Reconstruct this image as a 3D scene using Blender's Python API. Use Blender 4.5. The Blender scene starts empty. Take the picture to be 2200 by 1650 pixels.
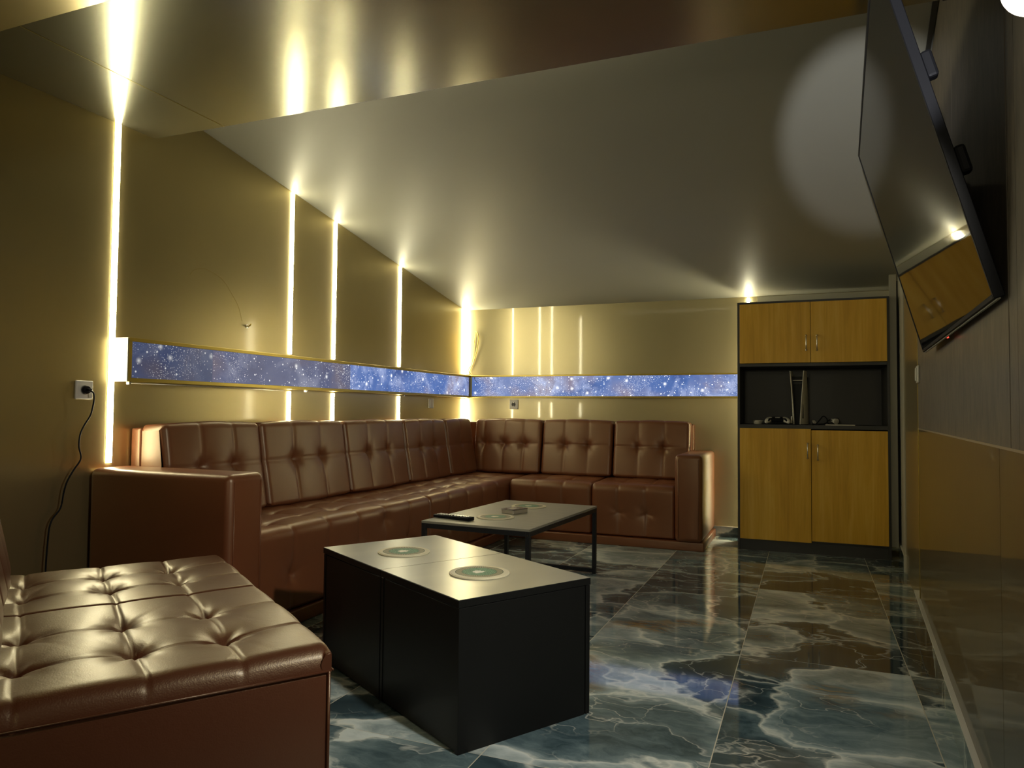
import bpy, bmesh, math, random
import numpy as np
from mathutils import Vector, Matrix

random.seed(7)
SC = bpy.context.scene
COL = SC.collection
R = math.radians
PI = math.pi

# ------------------------------------------------------------------ camera
H0 = 0.963
def cam_axes(yaw=22.035, pit=2.122, rol=0.497):
    y, p, r = R(yaw), R(pit), R(rol)
    F = Vector((-math.sin(y) * math.cos(p), math.cos(y) * math.cos(p), math.sin(p)))
    X = Vector((math.cos(y), math.sin(y), 0))
    U = X.cross(F)
    return F, X * math.cos(r) + U * math.sin(r), -X * math.sin(r) + U * math.cos(r)
F_, R_, U_ = cam_axes()
cd = bpy.data.cameras.new('camera')
cd.sensor_width = 36.0
cd.lens = 1571.2 * 36 / 2200
cd.clip_start = 0.02
cam = bpy.data.objects.new('camera', cd)
COL.objects.link(cam)
m = Matrix((R_, U_, -F_)).transposed().to_4x4()
m.translation = Vector((0, 0, H0))
cam.matrix_world = m
SC.camera = cam

# ------------------------------------------------------------------ view, world, lights
SC.view_settings.view_transform = 'Standard'
SC.view_settings.look = 'None'
SC.view_settings.gamma = 1
SC.view_settings.use_curve_mapping = False
SC.view_settings.exposure = 0.14

w = bpy.data.worlds.new('world')
SC.world = w
w.use_nodes = True
w.node_tree.nodes['Background'].inputs[0].default_value = (1.0, 0.85, 0.5, 1)
w.node_tree.nodes['Background'].inputs[1].default_value = 0.012

STRIP_E = 44.0
STRIP_C = (1.0, 0.93, 0.62)

def area(name, loc, target, sx, sy, power, col):
    l = bpy.data.lights.new(name, 'AREA')
    l.shape = 'RECTANGLE'; l.size = sx; l.size_y = sy
    l.energy = power; l.color = col
    o = bpy.data.objects.new(name, l); COL.objects.link(o)
    o.location = loc
    o.rotation_euler = (Vector(target) - Vector(loc)).to_track_quat('-Z', 'Y').to_euler()
    return o
# added warm fill behind the camera to brighten the room
rl = area('rear_fill_light', (-0.55, -1.72, 1.45), (-0.1, 5.4, 0.9), 0.62, 0.3, 3.2, (1.0, 0.90, 0.62))
rl.data.spread = R(110)
gd = bpy.data.lights.new('globe_beam', 'AREA'); gd.shape = 'DISK'; gd.size = 0.09; gd.energy = 8; gd.color = (1.0, 0.97, 0.88); gd.spread = R(100)  # extra disc light added in front of the globe for floor and near seats
go = bpy.data.objects.new('globe_beam', gd); COL.objects.link(go)
go.location = (0.268, 1.33, 1.635)
go.rotation_euler = (Vector((-1.5, 2.5, 0.0)) - go.location).to_track_quat('-Z', 'Y').to_euler()
# added narrow cold spot behind the camera, makes the round patch on the sloping ceiling
sl = bpy.data.lights.new('added_patch_spot', 'SPOT')
sl.energy = 440; sl.color = (0.92, 0.94, 1.0); sl.spot_size = R(11.6); sl.spot_blend = 0.5; sl.shadow_soft_size = 0.012
so = bpy.data.objects.new('added_patch_spot', sl); COL.objects.link(so)
so.location = (-0.10, -0.45, 1.12)
so.rotation_euler = (Vector((0.27, 3.72, 2.24)) - so.location).to_track_quat('-Z', 'Y').to_euler()

# ------------------------------------------------------------------ materials
class NT:
    def __init__(s, name):
        s.m = bpy.data.materials.new(name); s.m.use_nodes = True
        s.t = s.m.node_tree; s.t.nodes.clear()
        s.out = s.t.nodes.new('ShaderNodeOutputMaterial')
        s.b = s.t.nodes.new('ShaderNodeBsdfPrincipled')
        s.t.links.new(s.b.outputs[0], s.out.inputs[0])
    def n(s, typ, **kw):
        nd = s.t.nodes.new('ShaderNode' + typ)
        for k, v in kw.items():
            if k in nd.inputs.keys() if isinstance(k, str) else False: pass
            setattr(nd, k, v)
        return nd
    def l(s, a, b): s.t.links.new(a, b)
    def set(s, **kw):
        for k, v in kw.items():
            k = k.replace('_', ' ')
            if k == 'Base Color' or k.endswith('Color') or k.endswith('Tint'): v = (*v, 1) if len(v) == 3 else v
            s.b.inputs[k].default_value = v
    def math(s, op, a, b=None, c=None, clamp=False):
        nd = s.t.nodes.new('ShaderNodeMath'); nd.operation = op; nd.use_clamp = clamp
        for i, v in enumerate((a, b, c)):
            if v is None: continue
            if hasattr(v, 'links'): s.l(v, nd.inputs[i])
            else: nd.inputs[i].default_value = v
        return nd.outputs[0]
    def vmath(s, op, a, b=None, scale=None):
        nd = s.t.nodes.new('ShaderNodeVectorMath'); nd.operation = op
        for i, v in enumerate((a, b)):
            if v is None: continue
            if hasattr(v, 'links'): s.l(v, nd.inputs[i])
            else: nd.inputs[i].default_value = v
        if scale is not None:
            if hasattr(scale, 'links'): s.l(scale, nd.inputs['Scale'])
            else: nd.inputs['Scale'].default_value = scale
        return nd.outputs[0]
    def coord(s, kind='Object'):
        return s.t.nodes.new('ShaderNodeTexCoord').outputs[kind]
    def noise(s, vec, scale, detail=2, rough=0.5, out=0, dist=0):
        nd = s.t.nodes.new('ShaderNodeTexNoise')
        nd.inputs['Scale'].default_value = scale; nd.inputs['Detail'].default_value = detail
        nd.inputs['Roughness'].default_value = rough; nd.inputs['Distortion'].default_value = dist
        s.l(vec, nd.inputs['Vector'])
        return nd.outputs[out]
    def voro(s, vec, scale, feature='F1', out=0):
        nd = s.t.nodes.new('ShaderNodeTexVoronoi'); nd.feature = feature
        nd.inputs['Scale'].default_value = scale
        s.l(vec, nd.inputs['Vector'])
        return nd.outputs[out]
    def ramp(s, fac, stops, interp='LINEAR'):
        nd = s.t.nodes.new('ShaderNodeValToRGB'); cr = nd.color_ramp; cr.interpolation = interp
        while len(cr.elements) < len(stops): cr.elements.new(0.5)
        for e, (p, c) in zip(cr.elements, stops):
            e.position = p; e.color = (*c, 1) if len(c) == 3 else c
        s.l(fac, nd.inputs[0])
        return nd.outputs[0]
    def mix(s, fac, a, b, mode='MIX'):
        nd = s.t.nodes.new('ShaderNodeMix'); nd.data_type = 'RGBA'; nd.blend_type = mode
        for i, v in ((0, fac), (6, a), (7, b)):
            if hasattr(v, 'links'): s.l(v, nd.inputs[i])
            elif i == 0: nd.inputs[0].default_value = v
            else: nd.inputs[i].default_value = (*v, 1) if len(v) == 3 else v
        return nd.outputs[2]
    def scalev(s, vec, xyz):
        nd = s.t.nodes.new('ShaderNodeMapping'); nd.inputs['Scale'].default_value = xyz
        s.l(vec, nd.inputs[0]); return nd.outputs[0]
    def bump(s, h, strength=0.2, dist=0.002):
        nd = s.t.nodes.new('ShaderNodeBump'); nd.inputs['Strength'].default_value = strength
        nd.inputs['Distance'].default_value = dist
        s.l(h, nd.inputs['Height']); s.l(nd.outputs[0], s.b.inputs['Normal'])
        return nd

def plain(name, col, rough=0.5, metal=0.0, coat=0.0, spec=0.5):
    k = NT(name); k.set(Base_Color=col, Roughness=rough, Metallic=metal)
    k.b.inputs['Coat Weight'].default_value = coat
    k.b.inputs['Specular IOR Level'].default_value = spec
    return k.m

def emit(name, col, s):
    k = NT(name); k.set(Base_Color=(0.8, 0.8, 0.8), Emission_Color=col, Roughness=0.5)
    k.b.inputs['Emission Strength'].default_value = s
    return k.m

def brushed(name, col, metal=0.85, rough=0.30, coat=0.35, coatr=0.08, axis=2, var=0.05, mottled=0.08, bs=0.12, lines=0.10):
    """anodised composite panel with fine brushing along one axis"""
    k = NT(name)
    c = k.coord()
    sc = [260, 260, 260]; sc[axis] = 3
    f = k.noise(k.scalev(c, sc), 1.0, 3, 0.6)
    g = k.noise(c, 1.3, 3, 0.5)
    col2 = tuple(x * (1 - mottled * 2) for x in col)
    base = k.mix(g, col2, col)
    base = k.mix(k.math('MULTIPLY', f, lines), base, tuple(min(1, x * 1.25) for x in col))
    k.l(base, k.b.inputs['Base Color'])
    k.set(Metallic=metal)
    k.l(k.math('MULTIPLY_ADD', f, var, rough - var / 2), k.b.inputs['Roughness'])
    k.b.inputs['Coat Weight'].default_value = coat
    k.b.inputs['Coat Roughness'].default_value = coatr
    h = k.math('ADD', k.math('MULTIPLY', f, 0.10), k.noise(c, 2.2, 1))
    k.bump(h, bs, 0.006)
    return k.m

M = {}
M['gold'] = brushed('gold_composite_panel', (0.49, 0.40, 0.19), bs=0.04)
M['gold_back'] = brushed('gold_back_panel', (0.56, 0.48, 0.265), metal=0.55, rough=0.27, coat=0.75, coatr=0.045, bs=0.002, lines=0.02, var=0.01)
M['champagne'] = brushed('champagne_ceiling_panel', (0.46, 0.445, 0.335), metal=0.92, rough=0.22, coat=0.0, axis=0, bs=0.03)
M['grey_ceiling'] = brushed('grey_ceiling_panel', (0.36, 0.35, 0.285), metal=0.12, rough=0.5, coat=0.0, coatr=0.35, axis=0, mottled=0.04)
M['gold_dark'] = brushed('glossy_olive_panel', (0.105, 0.072, 0.018), metal=0.1, rough=0.40, coat=0.55, coatr=0.03, mottled=0.1, bs=0.05)
M['anthracite'] = plain('anthracite_board', (0.028, 0.028, 0.026), 0.42)
M['black'] = plain('black_plastic', (0.006, 0.006, 0.007), 0.55, spec=0.15)
M['black_metal'] = plain('black_powder_coated_steel', (0.018, 0.019, 0.020), 0.38, 0.2)
M['white'] = plain('white_plastic', (0.72, 0.69, 0.60), 0.35)
M['plaster'] = plain('pale_plaster', (0.55, 0.53, 0.44), 0.8)
M['chrome'] = plain('brushed_nickel', (0.72, 0.70, 0.64), 0.22, 1.0)
M['frame_gold'] = plain('gold_channel', (0.45, 0.34, 0.08), 0.32, 0.9)
M['strip'] = emit('led_diffuser', STRIP_C, STRIP_E)
M['globe'] = emit('globe_glass', (1.0, 0.93, 0.78), 2.6)
M['beige_edge'] = plain('cut_tile_edge', (0.62, 0.60, 0.52), 0.7)
M['grey_cover'] = plain('grey_cover_strip', (0.40, 0.38, 0.30), 0.55)
M['red'] = emit('standby_led', (1.0, 0.05, 0.03), 2.5)

# leather
def leather(name, col, grain=330, gs=0.22, spec=0.85, coat=0.12):
    k = NT(name); c = k.coord()
    v = k.voro(c, grain, 'SMOOTH_F1')
    n = k.noise(c, 5, 3)
    k.l(k.mix(n, tuple(x * 0.85 for x in col), tuple(x * 1.12 for x in col)), k.b.inputs['Base Color'])
    k.set(Roughness=0.42)
    k.b.inputs['Specular IOR Level'].default_value = spec
    k.b.inputs['Specular Tint'].default_value = (1.0, 0.86, 0.55, 1)
    k.b.inputs['Coat Weight'].default_value = coat
    k.b.inputs['Coat Tint'].default_value = (1.0, 0.9, 0.68, 1)
    k.b.inputs['Coat Roughness'].default_value = 0.34
    h = k.math('ADD', k.math('MULTIPLY', v, 0.5), k.math('MULTIPLY', k.noise(c, 60, 4), 0.9))
    k.bump(h, gs, 0.0015)
    return k.m
M['leather'] = leather('chestnut_leather', (0.158, 0.047, 0.019), 260, 0.16, 0.9, 0.35)
M['leather_near'] = leather('burgundy_leather', (0.085, 0.021, 0.010), 330, 0.42, 1.0, 0.55)

# wood veneer
def veneer():
    k = NT('yellow_alder_veneer'); c = k.coord()
    v = k.scalev(c, (7, 7, 0.55))
    n = k.noise(v, 2.2, 5, 0.6, dist=0.6)
    n2 = k.noise(k.scalev(c, (90, 90, 2.5)), 1.0, 3, 0.6)
    f = k.math('ADD', k.math('MULTIPLY', n, 0.75), k.math('MULTIPLY', n2, 0.25))
    k.l(k.ramp(f, [(0.30, (0.60, 0.310, 0.018)), (0.5, (0.77, 0.430, 0.033)), (0.70, (0.88, 0.55, 0.085))]), k.b.inputs['Base Color'])
    k.set(Roughness=0.42)
    return k.m
M['veneer'] = veneer()

def black_board():
    k = NT('black_top_sheen'); c = k.coord()
    n = k.noise(k.scalev(c, (3, 6, 9)), 1.0, 2, 0.5)
    k.l(k.ramp(n, [(0.3, (0.34, 0.33, 0.26)), (0.7, (0.42, 0.405, 0.32))]), k.b.inputs['Base Color'])  # light grey in the colour stands in for bright reflections on the black top
    k.set(Metallic=0.55)
    k.l(k.math('MULTIPLY_ADD', n, 0.06, 0.27), k.b.inputs['Roughness'])
    k.b.inputs['Specular IOR Level'].default_value = 0.9
    return k.m
M['satin_top'] = black_board()
M['black_board'] = plain('matt_black_board', (0.006, 0.006, 0.0055), 0.42, spec=0.3)
def grey_board():
    k = NT('taupe_laminate'); c = k.coord()
    n = k.noise(k.scalev(c, (4, 30, 30)), 1.5, 4, 0.6)
    k.l(k.ramp(n, [(0.3, (0.22, 0.205, 0.155)), (0.7, (0.29, 0.27, 0.205))]), k.b.inputs['Base Color'])
    k.set(Roughness=0.40)
    return k.m
M['taupe'] = grey_board()

def textured_wallpaper():
    k = NT('brown_textured_wall_board'); c = k.coord()
    n = k.noise(k.scalev(c, (9, 9, 3)), 3.0, 6, 0.7)
    f = k.noise(k.scalev(c, (150, 150, 25)), 1.0, 3)
    s = k.math('ADD', k.math('MULTIPLY', n, 0.8), k.math('MULTIPLY', f, 0.25))
    k.l(k.ramp(s, [(0.35, (0.085, 0.068, 0.050)), (0.65, (0.155, 0.125, 0.088))]), k.b.inputs['Base Color'])
    k.set(Roughness=0.55)
    k.b.inputs['Coat Weight'].default_value = 0.25
    k.b.inputs['Coat Roughness'].default_value = 0.25
    k.bump(f, 0.25, 0.001)
    return k.m
M['brown_board'] = textured_wallpaper()

TX0, TY0, TW, TL = 0.3444, 1.905, 0.60, 1.183
def marble(name, tiles=True):
    k = NT(name)
    geo = k.t.nodes.new('ShaderNodeNewGeometry').outputs['Position']
    sx = k.t.nodes.new('ShaderNodeSeparateXYZ'); k.l(geo, sx.inputs[0])
    X = k.math('DIVIDE', k.math('SUBTRACT', sx.outputs[0], TX0), TW)
    Y = k.math('DIVIDE', k.math('SUBTRACT', sx.outputs[1], TY0), TL)
    ix, iy = k.math('FLOOR', X), k.math('FLOOR', Y)
    cb = k.t.nodes.new('ShaderNodeCombineXYZ'); k.l(ix, cb.inputs[0]); k.l(iy, cb.inputs[1])
    wn = k.t.nodes.new('ShaderNodeTexWhiteNoise'); k.l(cb.outputs[0], wn.inputs['Vector'])
    off = k.vmath('SCALE', wn.outputs['Color'], scale=17.0)
    p = k.vmath('ADD', k.scalev(geo, (0.95, 1.30, 1.3)), off)
    wv = k.vmath('SUBTRACT', k.noise(p, 1.5, 4, 0.55, out=1), (0.5, 0.5, 0.5))
    p1 = k.vmath('ADD', p, k.vmath('SCALE', wv, scale=0.80))
    wv2 = k.vmath('SUBTRACT', k.noise(p, 7, 4, 0.6, out=1), (0.5, 0.5, 0.5))
    p2 = k.vmath('ADD', p1, k.vmath('SCALE', wv2, scale=0.10))
    cell = k.voro(p2, 1.7, 'F1', 1)
    cx = k.t.nodes.new('ShaderNodeSeparateColor'); k.l(cell, cx.inputs[0])
    edge = k.voro(p2, 1.7, 'DISTANCE_TO_EDGE')
    edge2 = k.voro(k.vmath('ADD', p2, (3.3, 1.7, 0)), 4.1, 'DISTANCE_TO_EDGE')
    soft = k.noise(p1, 1.7, 5, 0.55)
    fine = k.noise(k.scalev(p2, (0.7, 2.6, 1)), 5.5, 6, 0.72)
    tone = k.math('ADD', k.math('MULTIPLY', cx.outputs[0], 0.42), k.math('MULTIPLY', soft, 0.58))
    tone = k.math('ADD', tone, k.math('MULTIPLY', k.math('SUBTRACT', fine, 0.5), 0.34))
    halo = k.math('MULTIPLY', k.math('SUBTRACT', 1.0, k.math('MULTIPLY', edge, 7.0, clamp=True)), 0.16)
    tone = k.math('ADD', tone, halo)
    base = k.ramp(tone, [(0.27, (0.020, 0.036, 0.044)), (0.44, (0.046, 0.077, 0.088)), (0.55, (0.120, 0.172, 0.182)),
                         (0.66, (0.26, 0.325, 0.320)), (0.86, (0.66, 0.72, 0.68))])
    vein = k.math('SUBTRACT', 1.0, k.math('MULTIPLY', edge, 38.0, clamp=True))
    vein2 = k.math('SUBTRACT', 1.0, k.math('MULTIPLY', edge2, 60.0, clamp=True))
    vm = k.math('MULTIPLY', vein, k.math('MULTIPLY', k.noise(p, 3.5, 3), 1.5, clamp=True))
    vm2 = k.math('MULTIPLY', vein2, k.math('MULTIPLY', k.math('SUBTRACT', k.noise(p, 2.2, 2), 0.43), 5.0, clamp=True))
    base = k.mix(k.math('MULTIPLY', vm, 0.85), base, (0.75, 0.76, 0.66))
    base = k.mix(k.math('MULTIPLY', vm2, 0.6), base, (0.70, 0.70, 0.60))
    wn1 = k.noise(k.scalev(p2, (0.8, 1.5, 1)), 1.5, 4, 0.5)
    w1 = k.math('SUBTRACT', 1.0, k.math('MULTIPLY', k.math('ABSOLUTE', k.math('SUBTRACT', wn1, 0.50)), 95.0, clamp=True))
    wsoft = k.math('MULTIPLY', k.math('MULTIPLY', k.math('SUBTRACT', 0.56, wn1), 9.0, clamp=True), k.math('GREATER_THAN', wn1, 0.50))
    base = k.mix(k.math('MULTIPLY', wsoft, 0.30), base, (0.50, 0.54, 0.50))
    base = k.mix(k.math('MULTIPLY', w1, 0.42), base, (0.72, 0.73, 0.64))
    # rusty seams
    rn = k.noise(k.vmath('ADD', p, (9, 4, 0)), 1.35, 2)
    rz = k.math('MULTIPLY', k.math('SUBTRACT', rn, 0.63), 14.0, clamp=True)
    rr = k.math('ABSOLUTE', k.math('SUBTRACT', k.noise(k.scalev(p2, (1, 1.8, 1)), 5.0, 6, 0.7), 0.5))
    rl = k.math('SUBTRACT', 1.0, k.math('MULTIPLY', rr, 11.0, clamp=True))
    rust = k.math('MULTIPLY', rz, rl)
    base = k.mix(k.math('MULTIPLY', rz, 0.35), base, (0.035, 0.035, 0.025))
    base = k.mix(rust, base, k.ramp(fine, [(0.35, (0.20, 0.085, 0.015)), (0.65, (0.42, 0.30, 0.13))]))
    if tiles:
        def joint(v, n):
            fr = k.math('FRACT', v)
            d = k.math('MINIMUM', fr, k.math('SUBTRACT', 1.0, fr))
            return k.math('LESS_THAN', d, n)
        j = k.math('MAXIMUM', joint(X, 0.0016 / TW), joint(Y, 0.0011 / TL))
        base = k.mix(j, base, (0.50, 0.47, 0.36))
        k.l(k.math('MULTIPLY_ADD', j, 0.4, 0.055), k.b.inputs['Roughness'])
    else:
        k.set(Roughness=0.08)
    k.l(base, k.b.inputs['Base Color'])
    k.b.inputs['Specular IOR Level'].default_value = 0.62
    k.bump(k.noise(geo, 2.0, 1), 0.04, 0.004)
    return k.m
M['marble'] = marble('teal_onyx_tile')
M['marble_skirt'] = marble('teal_onyx_skirting', False)

def galaxy(name, strength, milky, seed):
    k = NT(name)
    c = k.vmath('ADD', k.coord(), (0, 0, seed))
    n = k.noise(c, 2.0, 4, 0.55, dist=0.5)
    n2 = k.noise(k.vmath('ADD', c, (5, 5, 5)), 4.5, 6, 0.68, dist=0.9)
    n3 = k.noise(k.vmath('ADD', c, (2, 8, 1)), 3.1, 2, 0.5)
    col = k.ramp(n, [(0.32, (0.05, 0.12, 0.40)), (0.46, (0.10, 0.22, 0.62)), (0.58, (0.22, 0.31, 0.66)), (0.70, (0.42, 0.36, 0.48))])
    col = k.mix(k.math('MULTIPLY', k.math('SUBTRACT', n3, 0.54), 5.0, clamp=True), col, (0.36, 0.28, 0.37))
    col = k.mix(k.math('MULTIPLY', k.math('SUBTRACT', n2, 0.50), 5.0, clamp=True), col, (0.62, 0.74, 1.15))
    col = k.mix(k.math('MULTIPLY', k.math('SUBTRACT', 0.42, n2), 3.0, clamp=True), col, (0.035, 0.07, 0.30))
    col = k.mix(milky, col, (0.20, 0.15, 0.19))
    clus = k.math('MULTIPLY', k.math('SUBTRACT', k.noise(c, 4.0, 2), 0.47), 8.0, clamp=True)
    sp = k.t.nodes.new('ShaderNodeSeparateXYZ'); k.l(c, sp.inputs[0])
    cb2 = k.t.nodes.new('ShaderNodeCombineXYZ'); k.l(k.math('ADD', sp.outputs[0], sp.outputs[1]), cb2.inputs[0]); k.l(sp.outputs[2], cb2.inputs[1])
    c2 = cb2.outputs[0]
    def stars(scale, rad, dens, gain, cl=False, pw=1.3):
        v, vc = [None] * 2
        for o_ in (0, 1):
            nd = k.t.nodes.new('ShaderNodeTexVoronoi'); nd.voronoi_dimensions = '2D'
            nd.inputs['Scale'].default_value = scale; k.l(c2, nd.inputs['Vector'])
            if o_ == 0: v = nd.outputs[0]
            else: vc = nd.outputs[1]
        q = k.t.nodes.new('ShaderNodeSeparateColor'); k.l(vc, q.inputs[0])
        a = k.math('MULTIPLY', k.math('SUBTRACT', rad, v), 1.0 / rad, clamp=True)
        o = k.math('MULTIPLY', k.math('MULTIPLY', k.math('POWER', a, pw), k.math('GREATER_THAN', q.outputs[0], dens)), gain)
        return k.math('MULTIPLY', o, clus) if cl else o
    s = k.math('ADD', stars(46, 0.15, 0.70, 1.6), stars(17, 0.11, 0.66, 2.6, pw=1.6))
    s = k.math('ADD', s, stars(95, 0.24, 0.45, 1.2, True))
    s = k.math('ADD', s, stars(6.5, 0.14, 0.62, 1.0, pw=2.0))
    col = k.mix(k.math('MINIMUM', s, 1.0), col, (2.4, 2.4, 2.4))
    k.l(col, k.b.inputs['Emission Color'])
    k.b.inputs['Emission Strength'].default_value = strength
    k.set(Base_Color=(0.04, 0.05, 0.08), Roughness=0.32)
    return k.m
M['galaxy_dim'] = galaxy('galaxy_print_dim', 0.22, 0.30, 0.0)
M['galaxy_mid'] = galaxy('galaxy_print_mid', 0.42, 0.50, 3.0)
M['galaxy'] = galaxy('galaxy_print_bright', 0.66, 0.05, 6.0)

def screen():
    k = NT('tv_screen_glass'); k.set(Base_Color=(0.006, 0.006, 0.007), Roughness=0.035)
    k.b.inputs['Specular IOR Level'].default_value = 1.0
    k.b.inputs['IOR'].default_value = 1.7
    k.bump(k.noise(k.coord(), 2.5, 1), 0.06, 0.006)
    return k.m
M['screen'] = screen()

def coaster_mat():
    k = NT('green_maze_coaster'); c = k.coord()
    s = k.t.nodes.new('ShaderNodeSeparateXYZ'); k.l(c, s.inputs[0])
    r = k.vmath('LENGTH', k.scalev(c, (1, 1, 0)))
    ln = k.t.nodes.new('ShaderNodeVectorMath'); ln.operation = 'LENGTH'; k.l(k.scalev(c, (1, 1, 0)), ln.inputs[0])
    r = ln.outputs['Value']
    ang = k.math('ARCTAN2', s.outputs[1], s.outputs[0])
    cream, green, dark = (0.60, 0.54, 0.37), (0.055, 0.17, 0.085), (0.035, 0.05, 0.025)
    # concentric wobbling maze lines
    wob = k.math('MULTIPLY', k.math('SINE', k.math('MULTIPLY', ang, 9.0)), 0.0032)
    rr = k.math('ADD', r, wob)
    maze = k.math('GREATER_THAN', k.math('SINE', k.math('MULTIPLY', rr, 900.0)), 0.25)
    col = k.mix(maze, green, (0.19, 0.34, 0.19))
    nz = k.math('GREATER_THAN', k.noise(c, 220, 2), 0.58)
    col = k.mix(nz, col, dark)
    # outer key band
    band = k.math('MULTIPLY', k.math('GREATER_THAN', r, 0.059), k.math('LESS_THAN', r, 0.079))
    key = k.math('GREATER_THAN', k.math('SINE', k.math('MULTIPLY', ang, 70.0)), 0.0)
    col = k.mix(band, col, k.mix(key, dark, (0.42, 0.36, 0.20)))
    for a, b in ((0.0575, 0.0595), (0.0785, 0.081)):
        ring = k.math('MULTIPLY', k.math('GREATER_THAN', r, a), k.math('LESS_THAN', r, b))
        col = k.mix(ring, col, dark)
    col = k.mix(k.math('GREATER_THAN', r, 0.081), col, cream)
    cn = k.math('ADD', r, k.math('MULTIPLY', k.math('SUBTRACT', k.noise(c, 70, 3), 0.5), 0.035))
    col = k.mix(k.math('LESS_THAN', cn, 0.020), col, (0.74, 0.70, 0.56))
    k.l(col, k.b.inputs['Base Color'])
    k.set(Roughness=0.55)
    return k.m
M['coaster'] = coaster_mat()
M['cream'] = plain('cream_cardboard', (0.62, 0.56, 0.38), 0.6)
M['core_dark'] = plain('dark_core', (0.010, 0.010, 0.011), 0.5, spec=0.2)
M['silver_face'] = plain('silver_label', (0.55, 0.50, 0.40), 0.3, 0.6)
M['brown_box'] = plain('dark_brown_lacquer', (0.06, 0.035, 0.025), 0.25)

# ------------------------------------------------------------------ mesh helpers
def link(name, me, mat, parent=None):
    o = bpy.data.objects.new(name, me); COL.objects.link(o)
    if mat is not None: me.materials.append(mat)
    if parent is not None: o.parent = parent
    return o

def from_bm(name, bm, mat, parent=None, smooth=False):
    bmesh.ops.recalc_face_normals(bm, faces=bm.faces)
    me = bpy.data.meshes.new(name); bm.to_mesh(me); bm.free()
    if smooth:
        for p in me.polygons: p.use_smooth = True
    return link(name, me, mat, parent)

def add_box(bm, lo, hi, bev=0.0, seg=2):
    b = bmesh.new()
    bmesh.ops.create_cube(b, size=1)
    for v in b.verts:
        v.co = Vector([(lo[i] + hi[i]) / 2 + v.co[i] * (hi[i] - lo[i]) for i in range(3)])
    if bev > 0:
        bmesh.ops.bevel(b, geom=list(b.edges), offset=bev, segments=seg, profile=0.5, affect='EDGES')
    t = bpy.data.meshes.new('t'); b.to_mesh(t); b.free(); bm.from_mesh(t); bpy.data.meshes.remove(t)

def add_prism(bm, pts, z0, z1):
    """vertical prism over a plan outline"""
    lo = [bm.verts.new((x, y, z0)) for x, y in pts]; hi = [bm.verts.new((x, y, z1)) for x, y in pts]
    bm.faces.new(lo[::-1]); bm.faces.new(hi)
    n = len(pts)
    for i in range(n): bm.faces.new((lo[i], lo[(i + 1) % n], hi[(i + 1) % n], hi[i]))

def add_hex(bm, c):
    """box from its eight corners, four below then four above"""
    v = [bm.verts.new(p) for p in c]
    for f in ((3, 2, 1, 0), (4, 5, 6, 7), (0, 1, 5, 4), (1, 2, 6, 5), (2, 3, 7, 6), (3, 0, 4, 7)):
        bm.faces.new([v[i] for i in f])

def add_cyl(bm, c, r, h, seg=32, axis='Z', r2=None, bev=0):
    b = bmesh.new()
    bmesh.ops.create_cone(b, cap_ends=True, segments=seg, radius1=r, radius2=r if r2 is None else r2, depth=h)
    if bev:
        es = [e for e in b.edges if abs(e.verts[0].co.z - e.verts[1].co.z) < 1e-6]
        bmesh.ops.bevel(b, geom=es, offset=bev, segments=2, profile=0.5, affect='EDGES')
    rot = {'Z': Matrix(), 'X': Matrix.Rotation(PI / 2, 4, 'Y'), 'Y': Matrix.Rotation(-PI / 2, 4, 'X')}[axis]
    bmesh.ops.transform(b, matrix=Matrix.Translation(c) @ rot, verts=b.verts)
    t = bpy.data.meshes.new('t'); b.to_mesh(t); b.free(); bm.from_mesh(t); bpy.data.meshes.remove(t)

def add_tube(bm, pts, r, seg=8, smooth_n=6):
    P = [Vector(p) for p in pts]
    if smooth_n > 1 and len(P) > 2:
        Q = []
        for i in range(len(P) - 1):
            p0, p1, p2, p3 = P[max(i - 1, 0)], P[i], P[i + 1], P[min(i + 2, len(P) - 1)]
            for j in range(smooth_n):
                t = j / smooth_n
                Q.append(0.5 * ((2 * p1) + (-p0 + p2) * t + (2 * p0 - 5 * p1 + 4 * p2 - p3) * t * t + (-p0 + 3 * p1 - 3 * p2 + p3) * t ** 3))
        Q.append(P[-1]); P = Q
    rings = []; up = Vector((0.13, 0.21, 0.97)).normalized()
    for i, p in enumerate(P):
        d = (P[min(i + 1, len(P) - 1)] - P[max(i - 1, 0)]).normalized()
        a = d.cross(up)
        if a.length < 1e-3: a = d.cross(Vector((1, 0, 0)))
        a.normalize(); b = d.cross(a)
        rings.append([bm.verts.new(p + a * r * math.cos(2 * PI * k / seg) + b * r * math.sin(2 * PI * k / seg)) for k in range(seg)])
    for i in range(len(rings) - 1):
        for k in range(seg):
            bm.faces.new((rings[i][k], rings[i][(k + 1) % seg], rings[i + 1][(k + 1) % seg], rings[i + 1][k]))
    bm.faces.new(rings[0][::-1]); bm.faces.new(rings[-1])

def box(name, lo, hi, mat, parent=None, bev=0.0, seg=2, smooth=False):
    bm = bmesh.new(); add_box(bm, lo, hi, bev, seg)
    return from_bm(name, bm, mat, parent, smooth)
def tube(name, pts, r, mat, parent=None, seg=8, smooth_n=6):
    bm = bmesh.new(); add_tube(bm, pts, r, seg, smooth_n)
    return from_bm(name, bm, mat, parent, True)
def cyl(name, c, r, h, mat, parent=None, axis='Z', seg=32, bev=0, r2=None, smooth=True):
    bm = bmesh.new(); add_cyl(bm, c, r, h, seg, axis, r2, bev)
    o = from_bm(name, bm, mat, parent)
    if smooth: autosmooth(o)
    return o
def autosmooth(o, ang=35):
    me = o.data
    for p in me.polygons: p.use_smooth = True
    bm = bmesh.new(); bm.from_mesh(me)
    for e in bm.edges:
        if len(e.link_faces) == 2 and e.calc_face_angle(0) > R(ang): e.smooth = False
    bm.to_mesh(me); bm.free()

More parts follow.
